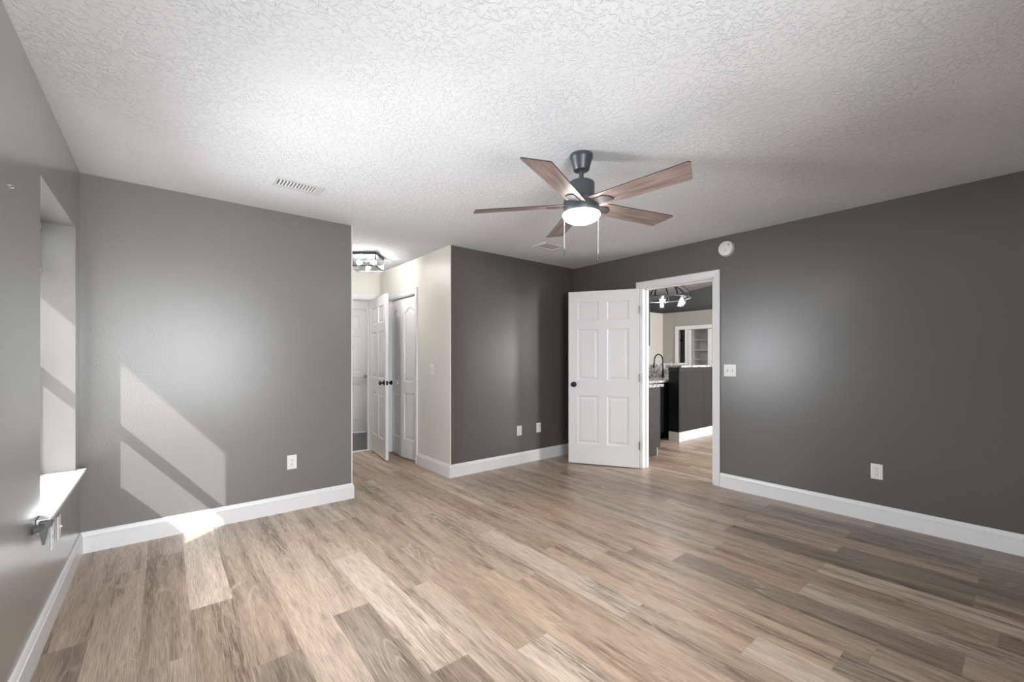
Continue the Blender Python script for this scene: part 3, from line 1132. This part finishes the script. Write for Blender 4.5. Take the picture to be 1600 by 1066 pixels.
tube(bm, [(-.05, 0, -.085), (.05, 0, -.085)], .008, 12)
obj('lamp_holder', bm, M['chrome'], hf)
for s in (-1, 1):
    bm = bmesh.new()
    tube(bm, [(s * .05, 0, -.085), (s * .06, 0, -.085), (s * .075, 0, -.085), (s * .095, 0, -.085), (s * .108, 0, -.085), (s * .113, 0, -.085)], [.011, .013, .024, .028, .018, .003], 16)
    obj('bulb', bm, M['bulb'], hf, smooth=True)

for s in (-1, 1):
    lp = light('hall_lamp', 'POINT', (s * .08, 0, -.085), (0, 0, -1), 95, (1, .975, .95), shadow_soft_size=.025)
    lp.parent = hf
bt = thing('bath_fill_lamp', 'added unseen round white lamp brightening the tiled room beyond the hall', 'ceiling light', (2.0, 6.45, H), 0)  # unseen lamp added so the tiled room is not too dark
obj('lamp_base', lathe(bmesh.new(), [(0, 0), (.15, 0), (.15, -.02), (0, -.02)]), M['trim'], bt, smooth=True)
obj('lamp_shade', lathe(bmesh.new(), [(0, -.02), (.14, -.02), (.13, -.05), (.09, -.075), (0, -.085)]), M['bowl'], bt, smooth=True)

# ------------------------------------------------------------------ kitchen and rooms beyond the doorway
wall('wall_kitchen_back', 'y', -2.15, -2.0, XR, 11.4, 0, 4.5, [(7.9, 9.4, .3, 2.2), (5.2, 7.4, .9, 2.3)], [M['beige']], {}, 'kitchen wall with windows out of view')  # wider opening is added for the dining fill lamp
wall('wall_dining_far', 'x', 10.4, 10.5, -2.0, 6.4, 0, 2.46, [(5.655, 5.845, 0, 2.0), (5.06, 5.50, 0, 1.985)], [M['beige']], {}, 'greige wall with white-framed openings seen far beyond the bar')
wall('wall_dining_left', 'y', 6.3, 6.4, XR + .12, 10.4, 0, 2.46, [], [M['hall']], {}, 'pale wall left of the far openings')
wall('wall_gable', 'x', 11.25, 11.4, -2.15, 9.1, 0, 4.5, [], [M['charcoal']], {}, 'charcoal gable wall rising behind the greige wall')
wall('wall_house_end', 'y', 9.0, 9.1, XR, 11.4, 0, 4.5, [], [M['beige']], {}, 'end wall of the vaulted room')
bm = bmesh.new()
f0 = lambda y: 3.01 + .134 * (6.77 - y)
pts = [(XR + .12, -2.15), (11.4, -2.15), (11.4, 9.1), (XR + .12, 9.1)]
A = [bm.verts.new((x, y, f0(y))) for x, y in pts]
B = [bm.verts.new((x, y, f0(y) + .15)) for x, y in pts]
bm.faces.new(A)
bm.faces.new(B[::-1])
for i in range(4):
    j = (i + 1) % 4
    bm.faces.new((A[i], A[j], B[j], B[i]))
struct('ceiling_vault', fixn(bm), M['white_ceil'], 'sloping white ceiling above the kitchen', 'ceiling')

# casings of the two far openings
bm = bmesh.new()
for (a, b, h) in ((5.655, 5.845, 2.0), (5.06, 5.50, 1.985)):
    box(bm, 10.37, 10.40, a - .085, a, 0, h)
    box(bm, 10.37, 10.40, b, b + .085, 0, h)
box(bm, 10.37, 10.40, 4.975, 5.93, 2.0, 2.09)
box(bm, 10.372, 10.40, 5.585, 5.57, 0, 2.0)
struct('trim_far_openings', bm, M['trim'], 'white casing joining the two far openings', 'door casing', bevel=.004)
# pantry niche
pn = thing('pantry_shelving', 'white pantry niche with shelves seen over the bar top', 'shelving', (10.5, 5.28, 0))
obj('niche_box', boxes((0, .47, -.30, -.28, 0, 2.1), (0, .47, .28, .30, 0, 2.1), (.45, .47, -.28, .28, 0, 2.1), (0, .47, -.30, .30, 2.1, 2.12)), M['trim'], pn)
for z in (.55, .85, 1.22, 1.46, 1.72):
    obj('shelf', boxes((.12, .45, -.28, .279, z, z + .02)), M['trim'], pn)
dd = thing('door_5', 'dark blue-grey door in the narrow far opening', 'door', (10.52, 5.87, .01), -PI / 2 + .0, kind='structure')
obj('door_panel', slab(.25, 2.0, .035, [(.05, .20, .25, .9, 0), (.05, .20, 1.05, 1.85, 0)]), M['dark_door'], dd)
knob(dd, .05, 0, 1.72, -1)
knob(dd, .16, 0, 1.22, -1)

# near base cabinet with counter (end panel towards us)
cabi = thing('base_cabinet', 'charcoal base cabinet with plain end panel just inside the kitchen doorway', 'cabinet', (XR + .12, 3.07, 0))
obj('cabinet_body', prism(bmesh.new(), [(0, 0), (.605, 0), (.605, .10), (.675, .10), (.675, .882), (0, .882)], 0, 1.2 - .75), M['cab'], cabi, bevel=.002)
obj('cabinet_door', boxes((.677, .697, .01, .44, .11, .875)), M['cab_black'], cabi, bevel=.002)
struct('trim_cabinet_base', boxes((XR + .12 + .606, XR + .12 + .614, 3.07, 3.5, .0, .099)), M['trim'], 'pale toe kick strip below the charcoal cabinet', 'toe kick')
tag(obj('granite_countertop', boxes((XR + .122, XR + .845, 3.045, 3.515, .882, .918)), M['granite'], bevel=.004), 'pale granite countertop on the charcoal base cabinet', 'countertop')
up = thing('wall_cabinet', 'charcoal upper cabinet hanging at the left edge of the kitchen doorway view', 'cabinet', (XR + .12, 3.07, 1.408))
obj('cabinet_body', boxes((0, .43, 0, .85, 0, 1.0)), M['cab'], up, bevel=.002)
obj('cabinet_door', boxes((.431, .452, .005, .845, .005, .995)), M['cab'], up, bevel=.003)

# sink run
sk = thing('sink_cabinet', 'black sink base cabinet behind the charcoal cabinet', 'cabinet', (XR + .13, 3.60, 0))
obj('cabinet_body', boxes((0, 3.4, .02, .60, .10, .882), (0, 3.4, .07, .60, 0, .10)), M['cab_black'], sk)
for k in range(6):
    obj('cabinet_door', boxes((.02 + k * .56, .56 + k * .56, .0, .019, .12, .87)), M['cab_black'], sk, bevel=.003)
tag(obj('granite_countertop', boxes((XR + .125, 7.75, 3.565, 4.20, .882, .918)), M['granite'], bevel=.004), 'granite countertop around the sink below the speckled backsplash', 'countertop')
tag(obj('granite_backsplash', boxes((XR + .125, 7.75, 4.20, 4.236, .882, 1.134)), M['granite']), 'speckled granite backsplash behind the tall faucet', 'backsplash')
wall('wall_bar_back', 'y', 4.24, 4.34, XR + .12, 7.75, 0, 1.135, [], [M['charcoal']], {}, 'low wall carrying the raised bar behind the sink', 'half wall')
tag(obj('granite_bar_top', boxes((XR + .125, 7.75, 4.19, 4.50, 1.135, 1.168)), M['granite'], bevel=.004), 'raised granite bar top behind the sink backsplash', 'bar top')

# beadboard half wall
bb = thing('beadboard_bar', 'charcoal beadboard half wall supporting the raised granite bar', 'bar', (5.987, 3.358, 0))
bm = bmesh.new()
box(bm, 0, 1.9, .0, .16, 0, 1.115)
x = .03
while x < 1.87:
    box(bm, x, x + .034, -.006, 0, .14, 1.06)
    x += .040
obj('beadboard_panel', bm, M['cab'], bb)
obj('bar_trim', boxes((-.012, 1.9, -.018, .172, 1.055, 1.115)), M['cab'], bb, bevel=.005)
obj('end_board', boxes((-.010, 0, -.004, .164, .14, 1.05)), M['cab_black'], bb)
obj('bar_baseboard', boxes((-.018, 1.9, -.018, 0, 0, .14), (-.018, 0, 0, .16, 0, .14)), M['trim'], bb, bevel=.003)
tag(obj('granite_bar_top', boxes((5.955, 7.9, 3.30, 3.56, 1.1155, 1.148)), M['granite'], bevel=.004), 'granite bar top on the beadboard half wall', 'bar top')

# faucets
fc = thing('kitchen_faucet', 'tall gooseneck kitchen faucet in front of the granite backsplash', 'faucet', (6.77, 4.10, .918), math.radians(170))
bm = bmesh.new()
lathe(bm, [(0, 0), (.028, 0), (.028, .006), (.018, .010), (.016, .10), (0, .10)], 20)
pts = [(0, 0, .08), (0, 0, .30)] + [(.105 - .105 * math.cos(a), 0, .30 + .105 * math.sin(a)) for a in [k * PI / 12 for k in range(1, 13)]] + [(.215, 0, .25), (.222, 0, .20)]
tube(bm, pts, .0115, 12)
obj('spout', bm, M['black'], fc, smooth=True)
bm = bmesh.new()
tube(bm, [(.2165, 0, .245), (.2245, 0, .17)], [.015, .018], 12)
obj('spray_head', bm, M['black'], fc, smooth=True)
bm = bmesh.new()
tube(bm, [(0, -.0, .075), (-.05, -.0, .10), (-.12, -.0, .125)], [.009, .007, .005], 10)
obj('lever', bm, M['black'], fc, smooth=True)
f2 = thing('filter_faucet', 'small curved filter tap showing above the beadboard bar top', 'faucet', (7.10, 4.08, .918), math.radians(172))
bm = bmesh.new()
pts = [(0, 0, 0), (0, 0, .21)] + [(.055 - .055 * math.cos(a), 0, .21 + .055 * math.sin(a)) for a in [k * PI / 10 for k in range(1, 10)]] + [(.112, 0, .19)]
tube(bm, pts, .006, 10)
obj('spout', bm, M['chrome'], f2, smooth=True)
bm = lathe(bmesh.new(), [(0, 0), (.018, 0), (.018, .01), (.01, .02), (.01, .05), (0, .05)], 16)
obj('tap_base', bm, M['chrome'], f2, smooth=True)

# chandelier
cx_, cy_, cz_ = 6.62, 4.02, 2.275
ch = thing('chandelier', 'round domed dark metal chandelier with lit bulbs in the kitchen', 'chandelier', (cx_, cy_, cz_), .3)
R = .45
bm = bmesh.new()
tube(bm, [(R * math.cos(a), R * math.sin(a), 0) for a in [2 * PI * k / 48 for k in range(48)]], .012, 10, closed=True)
obj('ring', bm, M['bronze'], ch, smooth=True)
for k in range(4):
    a = PI * k / 4
    bm = bmesh.new()
    tube(bm, [(R * math.cos(t) * math.cos(a), R * math.cos(t) * math.sin(a), .27 * math.sin(t)) for t in [PI * j / 24 for j in range(25)]], .013, 8)
    obj('arch', bm, M['black'], ch, smooth=True)
bm = bmesh.new()
top = f0(cy_) - cz_
tube(bm, [(0, 0, .26), (0, 0, top)], .008, 10)
lathe(bm, [(0, top), (.06, top), (.055, top - .03), (0, top - .03)], 24)
lathe(bm, [(0, .30), (.03, .29), (.045, .27), (.03, .25), (0, .245)], 20)
obj('stem', fixn(bm), M['bronze'], ch, smooth=True)
for k in range(6):
    a = 2 * PI * k / 6 + .26
    x, y = (R - .10) * math.cos(a), (R - .10) * math.sin(a)
    bm = bmesh.new()
    tube(bm, [(R * math.cos(a), R * math.sin(a), 0), (x, y, -.012)], .006, 8)
    lathe(bm, [(0, -.02), (.022, -.02), (.018, .01), (0, .02)], 16, cx=x, cy=y)
    obj('lamp_arm', bm, M['bronze'], ch)
    obj('bulb', lathe(bmesh.new(), [(0, -.02), (.012, -.024), (.020, -.045), (.026, -.065), (.022, -.085), (.010, -.098), (0, -.10)], 18, cx=x, cy=y), M['bulb'], ch, smooth=True)
    obj('glass_shade', lathe(bmesh.new(), [(.022, -.005), (.045, -.03), (.052, -.09), (.05, -.125)], 24, cx=x, cy=y), M['glass'], ch, smooth=True)
    if k % 2 == 0:
        lp = light('chandelier_lamp', 'POINT', (x, y, -.065), (0, 0, -1), 14, (1, .98, .95), shadow_soft_size=.025)
        lp.parent = ch
